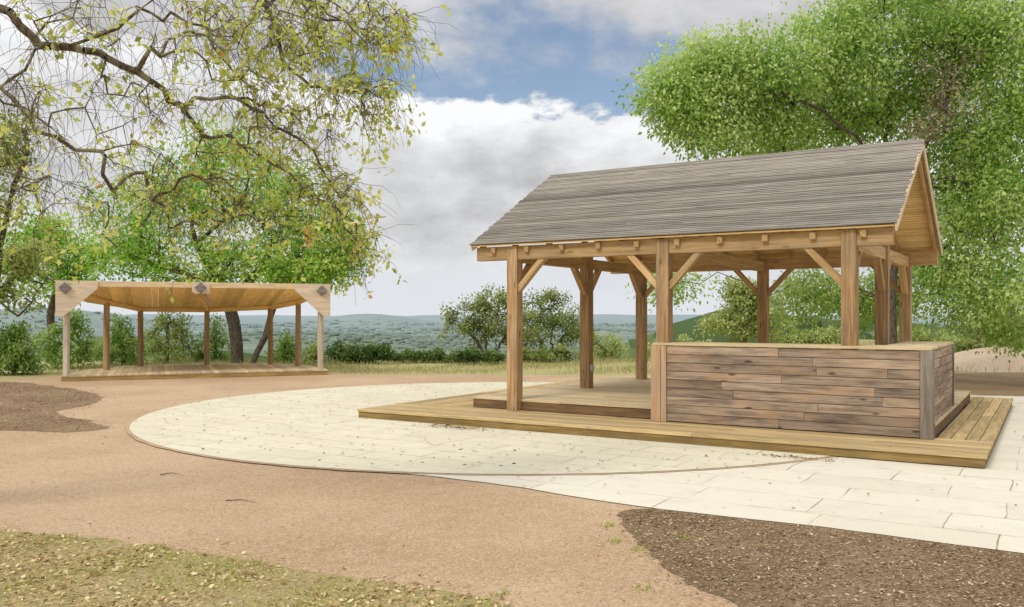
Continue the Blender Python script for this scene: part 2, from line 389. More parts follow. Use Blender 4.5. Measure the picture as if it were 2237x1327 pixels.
SCRUB = farmat('far_scrub', [(.07, .11, .042), (.15, .20, .08)], True)
rng = np.random.default_rng(3)
n = 56000
yy = np.exp(rng.uniform(np.log(80), np.log(4800), n)); xx = yy*rng.uniform(-.75, .75, n)
sel = (np.sin(xx/45+yy/70)+np.sin(yy/33-xx/90)+1.4*np.sin(yy/210+xx/330)+rng.normal(0, .8, n)) > -.3
xx, yy = xx[sel], yy[sel]; n = len(xx)
zz = ground_z(xx, yy); sz = np.exp(rng.normal(.25, .5, n))*(1+yy/1900)
ph = (1+5**.5)/2
ico = unit(np.array([(-1, ph, 0), (1, ph, 0), (-1, -ph, 0), (1, -ph, 0), (0, -1, ph), (0, 1, ph), (0, -1, -ph), (0, 1, -ph), (ph, 0, -1), (ph, 0, 1), (-ph, 0, -1), (-ph, 0, 1)], float))
icf = np.array([(0, 11, 5), (0, 5, 1), (0, 1, 7), (0, 7, 10), (0, 10, 11), (1, 5, 9), (5, 11, 4), (11, 10, 2), (10, 7, 6), (7, 1, 8), (3, 9, 4), (3, 4, 2), (3, 2, 6), (3, 6, 8), (3, 8, 9), (4, 9, 5), (2, 4, 11), (6, 2, 10), (8, 6, 7), (9, 8, 1)])
VV = ico[None]*(1+rng.uniform(-.35, .35, (n, 12, 1)))*sz[:, None, None]*np.array([1.5, 1.3, .65])
VV = VV+np.stack([xx, yy, zz+sz*.2], -1)[:, None, :]
QQ = (icf[None]+(np.arange(n)*12)[:, None, None]).reshape(-1, 3)
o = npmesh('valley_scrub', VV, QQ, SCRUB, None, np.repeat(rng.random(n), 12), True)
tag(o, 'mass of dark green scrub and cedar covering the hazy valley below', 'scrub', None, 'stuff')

# ---------------------------------------------------------------- ground sheets
gp = spline([(-17, 2), (-16, 9), (-14, 12.5), (-12.8, 16), (-12.6, 20), (-11.6, 23.5), (-6, 24.6), (-4, 23.4), (-1.5, 23.6), (1.5, 23.2), (5, 23), (9, 21), (12, 16), (13, 8), (13, 1), (4, -3), (-8, -3)], 8, .05, 2)
sheet('gravel', gp, .004, GRAVEL)
ml = spline([(-17, 21.6), (-13, 21), (-11.5, 20.6), (-9.4, 18.7), (-8.1, 17.2), (-7.6, 15.6), (-7.5, 14.3), (-6.3, 13.0), (-5.75, 12.35), (-6.1, 11.9), (-7.2, 12.1), (-11, 12.2), (-18, 12)], 8, .07, 3)
sheet('mulch_bed', ml, .008, MULCH)
mr = spline([(1.0, 7.15), (.86, 6.6), (.9, 6.05), (1.02, 5.3), (1.24, 4.8), (1.75, 3.9), (2.2, 2.8), (6, 1.2), (11, .6), (9, 3.2), (4.2, 5.8), (2, 6.9)], 8, .03, 4)
sheet('mulch_bed', mr, .008, MULCH)
mbed = spline([(9.4, 17.2), (12, 16.8), (18, 17), (19, 24), (14, 24.2), (10.8, 23)], 10, .04, 5)
sheet('mulch_bed', mbed, .0085, MULCH)
lit = spline([(-9, 7.4), (-5.2, 6.75), (-3.8, 6.45), (-2.62, 6.08), (-1.52, 5.55), (-.6, 5.12), (.05, 4.75), (.45, 4.0), (.6, 2.5), (-3, 1.0), (-9, 1.0)], 8, .04, 6)
sheet('grass_verge', lit, .0085, LITTER)
edge = spline([(-1.25, 8.86), (-.08, 8.17), (1.04, 7.27), (2.34, 6.54), (3.42, 5.81), (5.2, 4.7), (8, 2.4)], 6, .008, 7, False)
pth = [tuple(p) for p in edge]+[(14, 1.5), (13.5, 9), (12.2, 16.6), (9.2, 17.3), (6.5, 17), (0, 12)]
sheet('path', pth, .012, PAVE)
CX, CY, CR = .1, 14.68, 6.0
ring = [(CX+(CR+.055+.012*math.sin(i*1.7)+.01*math.sin(i*.53))*math.cos(i*2*math.pi/180), CY+(CR+.055+.012*math.sin(i*2.1))*math.sin(i*2*math.pi/180)) for i in range(180)]
sheet('path_border', ring, .016, GRAVEL)
circ = [(CX+CR*math.cos(i*2*math.pi/180), CY+CR*math.sin(i*2*math.pi/180)) for i in range(180)]
sheet('plaza', circ, .020, PAVC)

rng = np.random.default_rng(8)
mo = at(2180, 815, 26.0); mo[2] = 0
nr, na = 14, 40; vs = []
for i in range(nr+1):
    q = i/nr
    for j in range(na):
        a = 2*np.pi*j/na; w = 1+.12*np.sin(3*a+1)+.07*np.sin(5*a)
        vs.append((mo[0]+2.3*q*w*np.cos(a), mo[1]+1.4*q*w*np.sin(a), .62*(1-q*q)**1.3*(1+.1*np.sin(4*a+q*6))+.006+rng.normal(0, .012)*(1-q)))
fq = [(i*na+j, (i+1)*na+j, (i+1)*na+(j+1) % na, i*na+(j+1) % na) for i in range(nr) for j in range(na)]
o = npmesh('gravel_mound', vs, fq, MOUND, None, None, True); tag(o, kind='structure')

# ---------------------------------------------------------------- pavilion
O = Vector((-2.41, 13.5, 0)); RZ = math.atan2(-.527, .85)
pav = empty('pavilion', O, RZ)
tag(pav, 'open timber pavilion with grey lath gable roof on a stepped wooden deck', 'pavilion')
PA = (2.16, 4.60, 7.04); PB = (1.17, 3.60, 6.03); PW = .18
A0, A1, B1 = 0.0, 8.6, 7.4
UA0, UA1, UB0, UB1 = 1.35, 8.0, 1.20, 6.45
def boards(mb, a0, a1, b0, b1, along, z0, z1, w=.14, gap=.008, joint=3.2):
    L0, L1, c0, c1 = (a0, a1, b0, b1) if along == 'a' else (b0, b1, a0, a1)
    n = max(1, round((c1-c0)/(w+gap))); pitch = (c1-c0)/n
    for i in range(n):
        c = c0+(i+.5)*pitch; p = L0; first = True
        while p < L1-.01:
            q = min(L1, p+(random.uniform(.6, joint) if first and L1-L0 > joint else joint)); first = False
            if L1-q < .4: q = L1
            ln = q-p-.004; mid = (p+q)/2; dz = random.uniform(-.002, .002)
            if along == 'a': mb.box((mid, c, (z0+z1)/2+dz), (ln, pitch-gap, z1-z0), None, None, 0)
            else: mb.box((c, mid, (z0+z1)/2+dz), (pitch-gap, ln, z1-z0), None, None, 1)
            p = q
mb = MB()
boards(mb, A0, A1, 0, 1.19, 'a', .115, .15)
boards(mb, A0, UA0-.005, 1.195, B1, 'b', .115, .15)
boards(mb, UA1+.005, A1, 1.195, B1, 'b', .115, .15)
boards(mb, UA0, UA1, UB1+.005, B1, 'a', .115, .15)
low = mb.build('lower_deck', DECK, pav, .004)
mb = MB()
mb.box(((A0+A1)/2, .04, .068), (A1-.04, .04, .09)); mb.box(((A0+A1)/2, B1-.04, .068), (A1-.04, .04, .09))
mb.box((.04, B1/2, .068), (.04, B1-.13, .09)); mb.box((A1-.04, B1/2, .068), (.04, B1-.13, .09))
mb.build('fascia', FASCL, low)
mb = MB(); boards(mb, UA0, UA1, UB0, UB1, 'a', .285, .32)
upd = mb.build('upper_deck', DECKP, pav, .004)
mb = MB()
mb.box(((UA0+UA1)/2, UB0+.035, .2185), (UA1-UA0-.02, .04, .129)); mb.box(((UA0+UA1)/2, UB1-.035, .2185), (UA1-UA0-.02, .04, .129))
mb.box((UA0+.035, (UB0+UB1)/2, .2185), (.04, UB1-UB0-.13, .129)); mb.box((UA1-.035, (UB0+UB1)/2, .2185), (.04, UB1-UB0-.13, .129))
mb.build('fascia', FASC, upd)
TH = math.atan2(1.45, 2.6); RIDGE = 4.15; RB = 3.6
RA0, RA1 = 1.44, 7.60
for ia, a in enumerate(PA):
    for ib, b in enumerate(PB):
        if ia == 1 and ib == 1: continue
        z0 = .15 if ib == 0 else .32
        q = MB(); q.box((a, b, (z0+2.66)/2), (PW, PW, 2.66-z0), None, None, 2)
        p = q.build('post', POST, pav, .008)
        if ia == 0 and ib == 1:
            q = MB(); q.box((a+.117, b-.02, .68), (.05, .07, .12)); q.box((a+.117, b-.06, .68), (.03, .008, .09)); q.build('outlet_box', OUTLET, p, .004)
BZ0, BZ1 = 2.455, 2.665
def part(name, mat, fn, parent=pav, bevel=.006):
    q = MB(); fn(q); return q.build(name, mat, parent, bevel)
for b in (PB[0], PB[2]):
    part('beam', BEAM, lambda q: q.box(((RA0+RA1)/2, b, (BZ0+BZ1)/2), (RA1-RA0-.12, .13, BZ1-BZ0), None, None, 0))
for a in PA:
    part('tie_beam', BEAM, lambda q: q.box((a, (PB[0]+PB[2])/2, 2.51), (.12, PB[2]-PB[0]-.135, .18), None, None, 1))
def brace(a, b, da, db):
    ln = .48
    part('brace', BEAM, lambda q: q.bar((a+da*.07, b+db*.07, 2.47-ln), (a+da*(ln+.06), b+db*(ln+.06), 2.495), .085, .10, (db, -da, 0)))
for ia, a in enumerate(PA):
    for b in (PB[0], PB[2]):
        if ia > 0: brace(a, b, -1, 0)
        if ia < 2: brace(a, b, 1, 0)
for a in (PA[0], PA[2]):
    brace(a, PB[0], 0, 1); brace(a, PB[1], 0, -1); brace(a, PB[1], 0, 1); brace(a, PB[2], 0, -1)
SL = math.hypot(2.6, 1.45)
def slope_pt(a, s, off, sgn):
    return Vector((a, RB-sgn*math.cos(TH)*s-sgn*math.sin(TH)*off, RIDGE-math.sin(TH)*s+math.cos(TH)*off))
for sgn in (1, -1):
    ds = Vector((0, -sgn*math.cos(TH), -math.sin(TH))); nn = Vector((0, -sgn*math.sin(TH), math.cos(TH)))
    mb = MB(); mc = MB(); N = 46; pitch = SL/N
    for i in range(N):
        s = (i+.5)*pitch
        cuts = [RA0+random.uniform(-.02, .02)]
        p = cuts[0]+random.uniform(1.6, 5.4)
        while p < RA1-.9: cuts.append(p); p += random.uniform(3, 5)
        cuts.append(RA1+random.uniform(-.02, .012))
        row = random.gauss(.5, .16)+(.20 if i < 15 else -.06)
        if i in (18, 19): row -= .2
        for k in range(len(cuts)-1):
            l = cuts[k+1]-cuts[k]-.003; c = slope_pt((cuts[k]+cuts[k+1])/2, s, .004+random.uniform(-.003, .003), sgn)
            d2 = (ds+nn*.16).normalized(); n2_ = Vector((1, 0, 0)).cross(d2)
            Rm = Matrix((Vector((1, 0, 0)), d2, n2_)).transposed()
            mb.box(c, (l, pitch*1.02, .014), Rm, max(0, min(1, row+random.gauss(0, .07))), 0)
        c = slope_pt((RA0+RA1)/2, s, -.028, sgn)
        Rm = Matrix((Vector((1, 0, 0)), ds, Vector((1, 0, 0)).cross(ds))).transposed()
        mc.box(c, (RA1-RA0-.07, pitch-.012, .018), Rm, None, 0)
    rf = mb.build('roof_slope', ROOF, pav)
    mc.build('ceiling_boards', CEIL, rf)
    for k in range(11):
        a = RA0+.09+k*(RA1-RA0-.18)/10
        part('rafter', BEAM, lambda q: q.bar(slope_pt(a, .03, -.10, sgn), slope_pt(a, SL-.15, -.10, sgn), .05, .12, nn))
        bb = PB[0] if sgn > 0 else PB[2]
        if k < 10:
            a2 = a+.30
            part('rafter_tail', BEAM, lambda q: q.box((a2, bb-sgn*.065, 2.605), (.075, .10, .095), None, .2, 1))
    for a in (RA0+.012, RA1-.012):
        part('barge_board', PALE, lambda q: q.bar(slope_pt(a, .0, -.055, sgn), slope_pt(a, SL, -.055, sgn), .024, .10, nn))
part('ridge_beam', BEAM, lambda q: q.box(((RA0+RA1)/2, RB, 3.93), (RA1-RA0-.2, .05, .2), None, None, 0))

# bar counter
cnt = empty('bar_counter', O+Vector((.85*6.2+.527*1.2, -.527*6.2+.85*1.2, .15)), RZ)
tag(cnt, 'L-shaped bar counter clad in weathered grey-brown planks at the pavilion corner', 'counter')
ca, cb = 6.2, 1.2
CF = 1.02; CT = 1.04; CA0, CA1, CB1 = 4.52, 7.98, 3.62
def cbx(q, a0, a1, b0, b1, z0, z1, ax=None, tint=None): q.box(((a0+a1)/2-ca, (b0+b1)/2-cb, (z0+z1)/2), (a1-a0, b1-b0, z1-z0), None, tint, ax)
def planks(q, along):
    nrow = 9; hgt = (CT-.012)/nrow
    for i in range(nrow):
        z0 = .012+i*hgt; z1 = z0+hgt-.007
        L0, L1 = (CA0+.17, CA1-.13) if along == 'a' else (CF+.14, CB1-.07)
        p = L0
        while p < L1-.01:
            n_ = min(L1, p+random.uniform(.7, 2.3))
            if L1-n_ < .35: n_ = L1
            dd = random.uniform(0, .008); tn = random.random()*.85+(.15 if i > 5 else 0)
            if along == 'a': cbx(q, p, n_-.003, CF+.010-dd, CF+.036, z0, z1, 0, tn)
            else: cbx(q, CA1-.036, CA1-.010+dd, p, n_-.003, z0, z1, 1, tn)
            p = n_
q = MB(); planks(q, 'a'); q.build('front_panel', PLANK, cnt, .003)
q = MB(); planks(q, 'b'); q.build('side_panel', PLANK, cnt, .003)
q = MB(); cbx(q, CA0+.1, CA1-.1, CF+.038, CF+.062, .175, CT-.004, 0); cbx(q, CA1-.062, CA1-.038, CF+.1, CB1-.1, .175, CT-.004, 1); q.build('backing_panel', CPOST, cnt)
q = MB(); cbx(q, CA0-.05, CA0+.09, CF-.03, CF+.02, .0, CT+.002, 2, .5); q.build('end_post', CPOST, cnt, .004)
q = MB(); cbx(q, CA0+.093, CA0+.168, CF-.02, CF+.03, .0, CT, 2, .8); q.build('end_post', CPOST, cnt, .004)
q = MB(); cbx(q, CA0-.05, CA0+.0, CF+.022, CF+.055, .0, CT, 2, .4); cbx(q, CA0-.05, CA0-.01, CF+.26, CF+.5, .17, CT, 2, .4); q.build('end_post', CPOST, cnt, .004)
q = MB(); cbx(q, CA1-.128, CA1+.012, CF-.014, CF+.026, .0, CT, 2, .35); cbx(q, CA1-.028, CA1+.012, CF+.028, CF+.135, .0, CT, 2, .6); q.build('corner_post', GPOST, cnt, .004)
q = MB(); cbx(q, CA1-.05, CA1+.01, CB1-.068, CB1+.02, .0, CT, 2, .3); q.build('corner_post', GPOST, cnt, .004)
q = MB()
for i in range(4): cbx(q, CA0-.03, CA1+.0, CF-.012+i*.15, CF-.012+i*.15+.146, CT+.004, CT+.038, 0)
for i in range(4): cbx(q, CA1+.0-(i+1)*.15+.004, CA1-i*.15, CF+.592, CB1+.01, CT+.004, CT+.038, 1)
q.build('counter_top', DECKP, cnt, .004)

# ---------------------------------------------------------------- left shelter
F1 = np.array([-10.9, 21.0]); wv = np.array([.926, .377]); nv = np.array([-.377, .926])
shc = F1+wv*3.18+nv*1.8
sh = empty('stage_shelter', (shc[0], shc[1], 0), math.atan2(.377, .926))
tag(sh, 'low open-fronted timber shelter with slanted roof and round log posts over a wooden platform', 'shelter')
def SP(s, tt, z): return Vector((s-3.18, tt-1.8, z))
def st_px(px, Y):
    p = at(px, 0, Y)[:2]-F1; return float(p@wv), float(p@nv)
posts = [(.12, .10), st_px(232, 23.3), st_px(307, 25.0), st_px(452, 25.8), st_px(592, 25.9), st_px(651, 25.1), (6.24, .10)]
def rz_(tt): return 2.30-.126*tt
q = MB()
back = [(.0, -.02), (.0, .6), (.4, 2.5), (1.3, 4.0), (3.2, 4.35), (5.3, 3.8), (6.2, 2.4), (6.42, .6), (6.42, -.02)]
def tback(s):
    return float(np.interp(s, [-.01, .0, .4, 1.3, 3.2, 5.3, 6.2, 6.42, 6.43], [.6, .6, 2.5, 4.0, 4.35, 3.8, 2.4, .6, .6]))
n_ = 44
for i in range(n_):
    s0 = i*6.42/n_; s1 = s0+6.42/n_-.006
    q.extrude([SP(s0, -.02, .15), SP(s1, -.02, .15), SP(s1, tback(s1), .15), SP(s0, tback(s0), .15)], (0, 0, -.035), None, (0, 1, 0))
dk = q.build('platform', DECKP, sh)
q = MB(); q.box(SP(3.21, .01, .06), (6.38, .04, .108)); q.box(SP(.03, .34, .06), (.04, .54, .108)); q.box(SP(6.39, .34, .06), (.04, .54, .108))
bl = back[1:-1]
for i in range(len(bl)-1): q.bar(SP(bl[i][0], bl[i][1]-.05, .06), SP(bl[i+1][0], bl[i+1][1]-.05, .06), .04, .108)
q.build('fascia', FASCL, dk)
for i, (s, tt) in enumerate(posts):
    q = MB(); q.pole(SP(s, tt, .15), SP(s+random.uniform(-.02, .02), tt, rz_(tt)-.1), .082, .075)
    q.build('post', LOGG if i in (0, 6) else LOG, sh)
q = MB(); n_ = 40
def rback(s): return float(np.interp(s, [-.10, .3, 1.4, 3.3, 5.3, 6.2, 6.46], [.6, 2.6, 4.0, 4.2, 3.6, 2.3, .6]))
for i in range(n_):
    s0 = -.10+i*6.56/n_; s1 = s0+6.56/n_-.004
    t0, t1 = rback(s0), rback(s1)
    q.extrude([SP(s0, -.02, rz_(-.02)), SP(s1, -.02, rz_(-.02)), SP(s1, t1, rz_(t1)), SP(s0, t0, rz_(t0))], (0, 0, .035), None, (0, 1, 0))
q.build('roof', SHROOF, sh)
q = MB(); q.box(SP(3.18, -.05, 2.375), (6.56, .05, .14), None, .6, 0); q.build('front_beam', TANB, sh, .006)
for i in range(1, 5):
    a, b = posts[i], posts[i+1]
    q = MB(); q.bar(SP(a[0], a[1], rz_(a[1])-.07), SP(b[0], b[1], rz_(b[1])-.07), .06, .12); q.build('back_beam', SHROOF, sh)
for a, b in ((0, 1), (6, 5)):
    a, b = posts[a], posts[b]
    q = MB(); q.bar(SP(a[0], a[1], rz_(a[1])-.07), SP(b[0], b[1], rz_(b[1])-.07), .06, .12); q.build('side_beam', SHROOF, sh)
q = MB(); q.bar(SP(3.18, .02, rz_(0)-.05), SP(posts[3][0], posts[3][1]-.1, rz_(posts[3][1])-.05), .07, .08); q.build('rafter', SHROOF, sh)
def plate(name, mat, poly, tpos, th_, bevel=.004):
    q = MB(); q.extrude([SP(s, tpos, z) for s, z in poly], (0, th_, 0), .6, (1, 0, 0)); return q.build(name, mat, sh, bevel)
gl = [(-.10, 2.445), (-.10, 1.60), (.06, 1.58), (.14, 1.64), (.82, 2.26), (.82, 2.445)]
plate('gusset_board', PALE, gl, -.125, .047)
plate('gusset_board', PALE, [(6.36-s, z) for s, z in gl], -.125, .047)
plate('gusset_board', PALE, [(2.98, 2.43), (2.98, 2.20), (3.06, 2.16), (3.40, 2.16), (3.40, 2.43)], -.125, .047)
q = MB(); q.bar(SP(3.18, -.10, 2.20), SP(3.42, .12, 1.90), .09, .14); q.build('center_brace', BEAM, sh, .004)
for s, z in ((.11, 2.27), (3.18, 2.31), (6.23, 2.27)):
    plate('diamond_block', DIAM, [(s-.145, z), (s, z-.145), (s+.145, z), (s, z+.145)], -.20, .072, .012)

# ---------------------------------------------------------------- trees
def grow(limbs, clumps, r0, rng, seg=.5, jit=.08, rmin=.008, lock=1, ex=.5):
    P = []; par = []; ok = []
    for li, L in enumerate(limbs):
        L = np.array(L, float)
        if li > 0:
            A = np.array(P); k = int(np.argmin(np.linalg.norm(A-L[0], axis=1)))
        else: k = -1
        for m_, p in enumerate(L):
            P.append(p); par.append(k); k = len(P)-1
            ok.append(li > 0 or m_ >= lock)
    top = np.array(limbs[0][-1])
    order = np.argsort(np.linalg.norm(clumps-top, axis=1))
    w = [0]*len(P)
    cap = len(P)+len(clumps)*14
    A = np.full((cap, 3), 1e9); A[:len(P)] = P
    for i, f in enumerate(ok):
        if not f: A[i] = 1e9
    n = len(P); P = list(P)
    for ci in order:
        c = clumps[ci]; dd = np.linalg.norm(A[:n]-c, axis=1); k = int(np.argmin(dd)); d = dd[k]
        s = max(1, min(12, int(d/seg))); p0 = P[k]
        for j in range(1, s+1):
            p = p0+(c-p0)*j/s
            if j < s: p = p+rng.normal(0, jit*min(d, 2), 3)
            P.append(p); par.append(k); w.append(0); A[n] = p; k = n; n += 1
        w[k] += 1
    P = np.array(P); w = np.array(w, float); par = np.array(par)
    for i in range(n-1, 0, -1):
        if par[i] >= 0: w[par[i]] += w[i]
    w = np.maximum(w, .6); rr = np.maximum(r0*(w/w[0])**ex, rmin)
    idx = np.where(par >= 0)[0]
    return P[par[idx]], P[idx], np.minimum(rr[par[idx]], rr[idx]*1.35), rr[idx]
def clump_pts(blobs, dens, rng):
    out = []
    for c, rad, k in blobs:
        c = np.array(c); rad = np.array(rad)
        d = unit(rng.normal(0, 1, (max(1, int(k*dens)), 3))); q = rng.random((len(d), 1))**.45
        out.append(c+d*q*rad)
    return np.vstack(out)
def foliage(C, m, cr, L, rng, droop=.3, squash=.75, tb=0.0, pw=.5):
    n = len(C); idx = np.repeat(np.arange(n), m)
    dirs = unit(rng.normal(0, 1, (n*m, 3))); q = rng.random((n*m, 1))**pw
    crs = cr*rng.uniform(.55, 1.4, (n, 1))[idx]
    p = C[idx]+dirs*q*crs*np.array([1, 1, squash])
    d = unit(dirs*.7+rng.normal(0, .6, (n*m, 3))+np.array([0, 0, -droop]))
    nr = unit(rng.normal(0, .6, (n*m, 3))+np.array([0, 0, .9]))
    nr = unit(nr-d*np.sum(nr*d, 1, keepdims=True))
    ln = L*rng.uniform(.6, 1.3, n*m)
    V, Q = leaf_quads(p, d, nr, ln, ln*rng.uniform(.45, .7, n*m))
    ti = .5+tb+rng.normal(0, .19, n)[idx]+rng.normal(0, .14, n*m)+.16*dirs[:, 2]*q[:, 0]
    return V, Q, np.repeat(np.clip(ti, 0, 1), 4)
def tree(name, label, cat, limbs, blobs, dens, m, cr, L, r0, leaf, bark, seed, group=None, sides=6, seg=.5, droop=.3, tb=0, squash=.75, jit=.08, lock=1, pw=.5):
    rng = np.random.default_rng(seed)
    base = np.array(limbs[0][0], float)
    root = empty(name, base); tag(root, label, cat, group)
    C = clump_pts(blobs, dens, rng)
    P0, P1, R0, R1 = grow(limbs, C, r0, rng, seg, jit, .006, lock)
    V, Q = frusta(P0-base, P1-base, R0, R1, sides)
    npmesh('trunk', V, Q, bark, root, None, True)
    V, Q, ti = foliage(C-base, m, cr, L, rng, droop, squash, tb, pw)
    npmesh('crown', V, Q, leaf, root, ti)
    return root, C
def B(px, py, Y, rx, ry, k, rd=None):
    s = Y/F; return (at(px, py, Y), (rx*s, (rd if rd else max(rx, ry)*s*.9), ry*s), k)
def gpt(px, Y, dz=0.0):
    p = at(px, 690, Y); p[2] = float(ground_z(p[0], p[1]))-.05+dz; return p
def bent(p, q, n=4, w=.06, seed=0):
    rng = np.random.default_rng(seed); p, q = np.array(p, float), np.array(q, float); L = np.linalg.norm(q-p)
    return [p+(q-p)*i/n+(rng.normal(0, w*L/n*2, 3)*np.array([1, 1, .3]) if 0 < i < n else 0) for i in range(n+1)]

Yb = 20.0
tk = [gpt(1954, Yb), at(1950, 740, Yb), at(1947, 660, Yb), at(1955, 560, Yb), at(1972, 480, Yb), at(1990, 400, Yb)]
limbs = [tk,
         spline([at(1990, 400, Yb), at(2030, 300, 19.5), at(2080, 180, 19), at(2100, 40, 19), at(2120, -100, 19)], 3, .05, 1, False),
         spline([at(1975, 450, Yb), at(1900, 330, 19), at(1800, 250, 18.4), at(1680, 200, 18.2), at(1560, 190, 18.2), at(1480, 200, 18.2)], 3, .06, 2, False),
         spline([at(1990, 400, Yb), at(2070, 385, 19.2), at(2140, 405, 18.8), at(2210, 395, 18.5), at(2300, 360, 18.2)], 3, .06, 3, False),
         spline([at(1980, 430, Yb), at(1930, 300, 20.5), at(1850, 160, 21), at(1760, 60, 21)], 3, .06, 4, False),
         spline([at(2100, 390, 19), at(2160, 470, 18.6), at(2190, 560, 18.5), at(2180, 640, 18.6)], 3, .05, 5, False),
         spline([at(2040, 290, 19.5), at(2120, 260, 18.6), at(2200, 200, 18.3), at(2280, 120, 18)], 3, .05, 6, False)]
blobs = [B(1490, 205, 18.3, 80, 80, 46), B(1560, 150, 18.4, 95, 75, 40), B(1540, 285, 18.5, 80, 45, 24), B(1660, 190, 18.6, 110, 110, 52), B(1790, 150, 19, 130, 130, 58), B(1700, 300, 19.5, 110, 60, 30),
         B(1930, 80, 19.5, 140, 130, 56), B(2080, 40, 19, 140, 110, 42), B(2200, 90, 18.5, 120, 120, 40), B(1850, 270, 20, 120, 70, 32), B(1960, 220, 20, 90, 80, 22), B(2060, 180, 19.8, 110, 110, 26), B(2090, 300, 20, 100, 80, 24),
         B(2130, 370, 19.4, 100, 60, 24), B(2075, 450, 20.4, 45, 90, 16), B(2210, 260, 18.5, 90, 90, 28), B(2200, 440, 18.6, 75, 100, 28), B(2120, 510, 19.4, 80, 90, 24), B(2180, 620, 18.8, 90, 80, 28), B(2080, 620, 20, 80, 90, 28), B(2220, 700, 19.5, 80, 50, 16),
         B(1960, 650, 22, 60, 70, 20), B(1880, 660, 21.8, 80, 60, 20), B(1760, 650, 21.5, 90, 55, 24), B(1470, 620, 20, 45, 28, 7), B(2000, -80, 19, 260, 70, 34), B(2340, 250, 18.5, 90, 250, 34)]
tree('oak_tree', 'huge bright green oak towering over the pavilion roof', 'tree', limbs, blobs, 1.0, 155, .72, .10, .105, LF_BIG, BARK, 21, None, 8, .45, pw=.5, droop=.6, squash=.7)
tree('moss_clump', 'tangle of grey-brown dead twigs and moss hanging in the big oak above the roof gable', 'moss',
     [[at(2060, 200, 18.0), at(2065, 240, 18.0)]], [B(2075, 170, 18.0, 80, 110, 60), B(2020, 270, 18.0, 50, 60, 30)], 1.0, 9, .30, .09, .045, LF_MOSS, BARKL, 22, None, 4, .15)
Ym = 29.0
limbs = [[gpt(519, Ym), at(517, 750, Ym), at(512, 710, Ym), at(498, 655, Ym), at(480, 610, Ym)],
         spline([at(500, 660, Ym), at(540, 620, Ym), at(580, 570, Ym), at(610, 510, Ym), at(640, 450, Ym)], 3, .05, 1, False),
         spline([at(490, 640, Ym), at(460, 590, Ym), at(420, 500, Ym), at(430, 400, Ym)], 3, .05, 2, False),
         spline([at(570, 590, Ym), at(660, 570, Ym), at(740, 550, Ym)], 3, .05, 3, False),
         spline([at(480, 615, Ym), at(380, 590, Ym), at(280, 560, Ym)], 3, .05, 4, False)]
blobs = [B(480, 400, Ym, 130, 110, 40), B(600, 450, Ym, 120, 100, 40), B(380, 450, Ym, 120, 110, 32), B(690, 510, Ym, 90, 70, 34), B(760, 550, Ym, 55, 40, 16), B(640, 580, Ym, 100, 45, 28), B(720, 580, Ym, 60, 35, 14),
         B(500, 560, Ym, 110, 50, 26), B(330, 560, Ym, 90, 55, 22), B(250, 530, Ym, 90, 70, 20), B(470, 320, Ym, 80, 50, 14), B(450, 600, Ym, 110, 25, 14), B(280, 420, Ym, 90, 80, 14)]
tree('oak_tree', 'leafy green oak rising behind the shelter with its dark trunk between the log posts', 'tree', limbs, blobs, 1.0, 95, .74, .14, .21, LF_MID, BARK, 31, None, 8, .6, pw=.5, lock=4)
tree('oak_tree', 'slim leaning oak stem just right of the dark trunk behind the shelter', 'tree',
     [[gpt(550, 28.4), at(564, 765, 28.4), at(580, 735, 28.4), at(592, 690, 28.4), at(610, 640, 28.4)]], [B(640, 605, 28.4, 70, 30, 16), B(690, 590, 28.4, 50, 30, 8)], 1, 90, .5, .15, .10, LF_MID, BARK, 32, None, 7, .5, lock=4)
tree('oak_tree', 'dusky olive oak cut off by the left edge of the photo', 'tree',
     [bent(gpt(-40, 23), at(-10, 600, 23), 4, .05, 2), spline([at(-20, 640, 23), at(40, 690, 22.6), at(80, 640, 22.6), at(110, 600, 22.6)], 3, .04, 2, False), spline([at(-10, 600, 23), at(20, 450, 23), at(60, 330, 23)], 3, .04, 2, False)],
     [B(20, 330, 23, 80, 80, 20), B(-40, 450, 23, 110, 120, 34), B(60, 560, 22.8, 60, 70, 16), B(10, 650, 22.6, 60, 40, 10), B(-120, 250, 23, 120, 120, 24)], 1, 80, .5, .12, .15, LF_OLIVE, BARK, 33, None, 6, .5)
tree('oak_tree', 'young bright green oak between the left edge and the shelter roof', 'tree',
     [bent(gpt(110, 31), at(120, 650, 31), 4, .05, 3)], [B(90, 520, 31, 80, 55, 30), B(170, 560, 31, 70, 50, 22), B(40, 560, 31, 60, 40, 16), B(120, 610, 31, 100, 35, 18)], 1, 85, .6, .15, .13, LF_MID, BARK, 34, None, 6, .5)

def juniper(px, py_top, Y, rx, label, seed, leaf=LF_JUN, group='cedar shrubs around the shelter', k=60, L=.10, m=66):
    b = gpt(px, Y); top = at(px, py_top, Y); h = top[2]-b[2]; rxm = rx*Y/F
    rng = np.random.default_rng(seed); blobs = []
    for f, w, kk in ((.22, 1.0, .42), (.5, .8, .34), (.74, .5, .18), (.92, .25, .07)):
        blobs.append((b+np.array([rng.normal(0, .12)*rxm, 0, h*f]), (rxm*w, rxm*w*.8, h*.22), k*kk))
    return tree('juniper_shrub', label, 'shrub', [[b, b+np.array([0, 0, h*.3]), b+np.array([0.02, 0, h*.7])]], blobs, 1, m, .27*max(.8, rxm), L, .06, leaf, BARKD, seed, group, 5, .35, -.6, 0, 1.2)
juniper(30, 715, 23.5, 70, 'feathery green cedar shrub at the far left edge of the photo', 41, k=66)
juniper(150, 686, 26.5, 75, 'feathery cedar shrub seen between the left end post and the second post of the shelter', 42, k=60)
juniper(268, 700, 28, 60, 'cedar shrub seen between the second and third log posts of the shelter', 43, k=48)
juniper(365, 672, 29.5, 75, 'broad olive cedar shrub seen through the left half of the shelter', 44, LF_OLIVE, k=52)
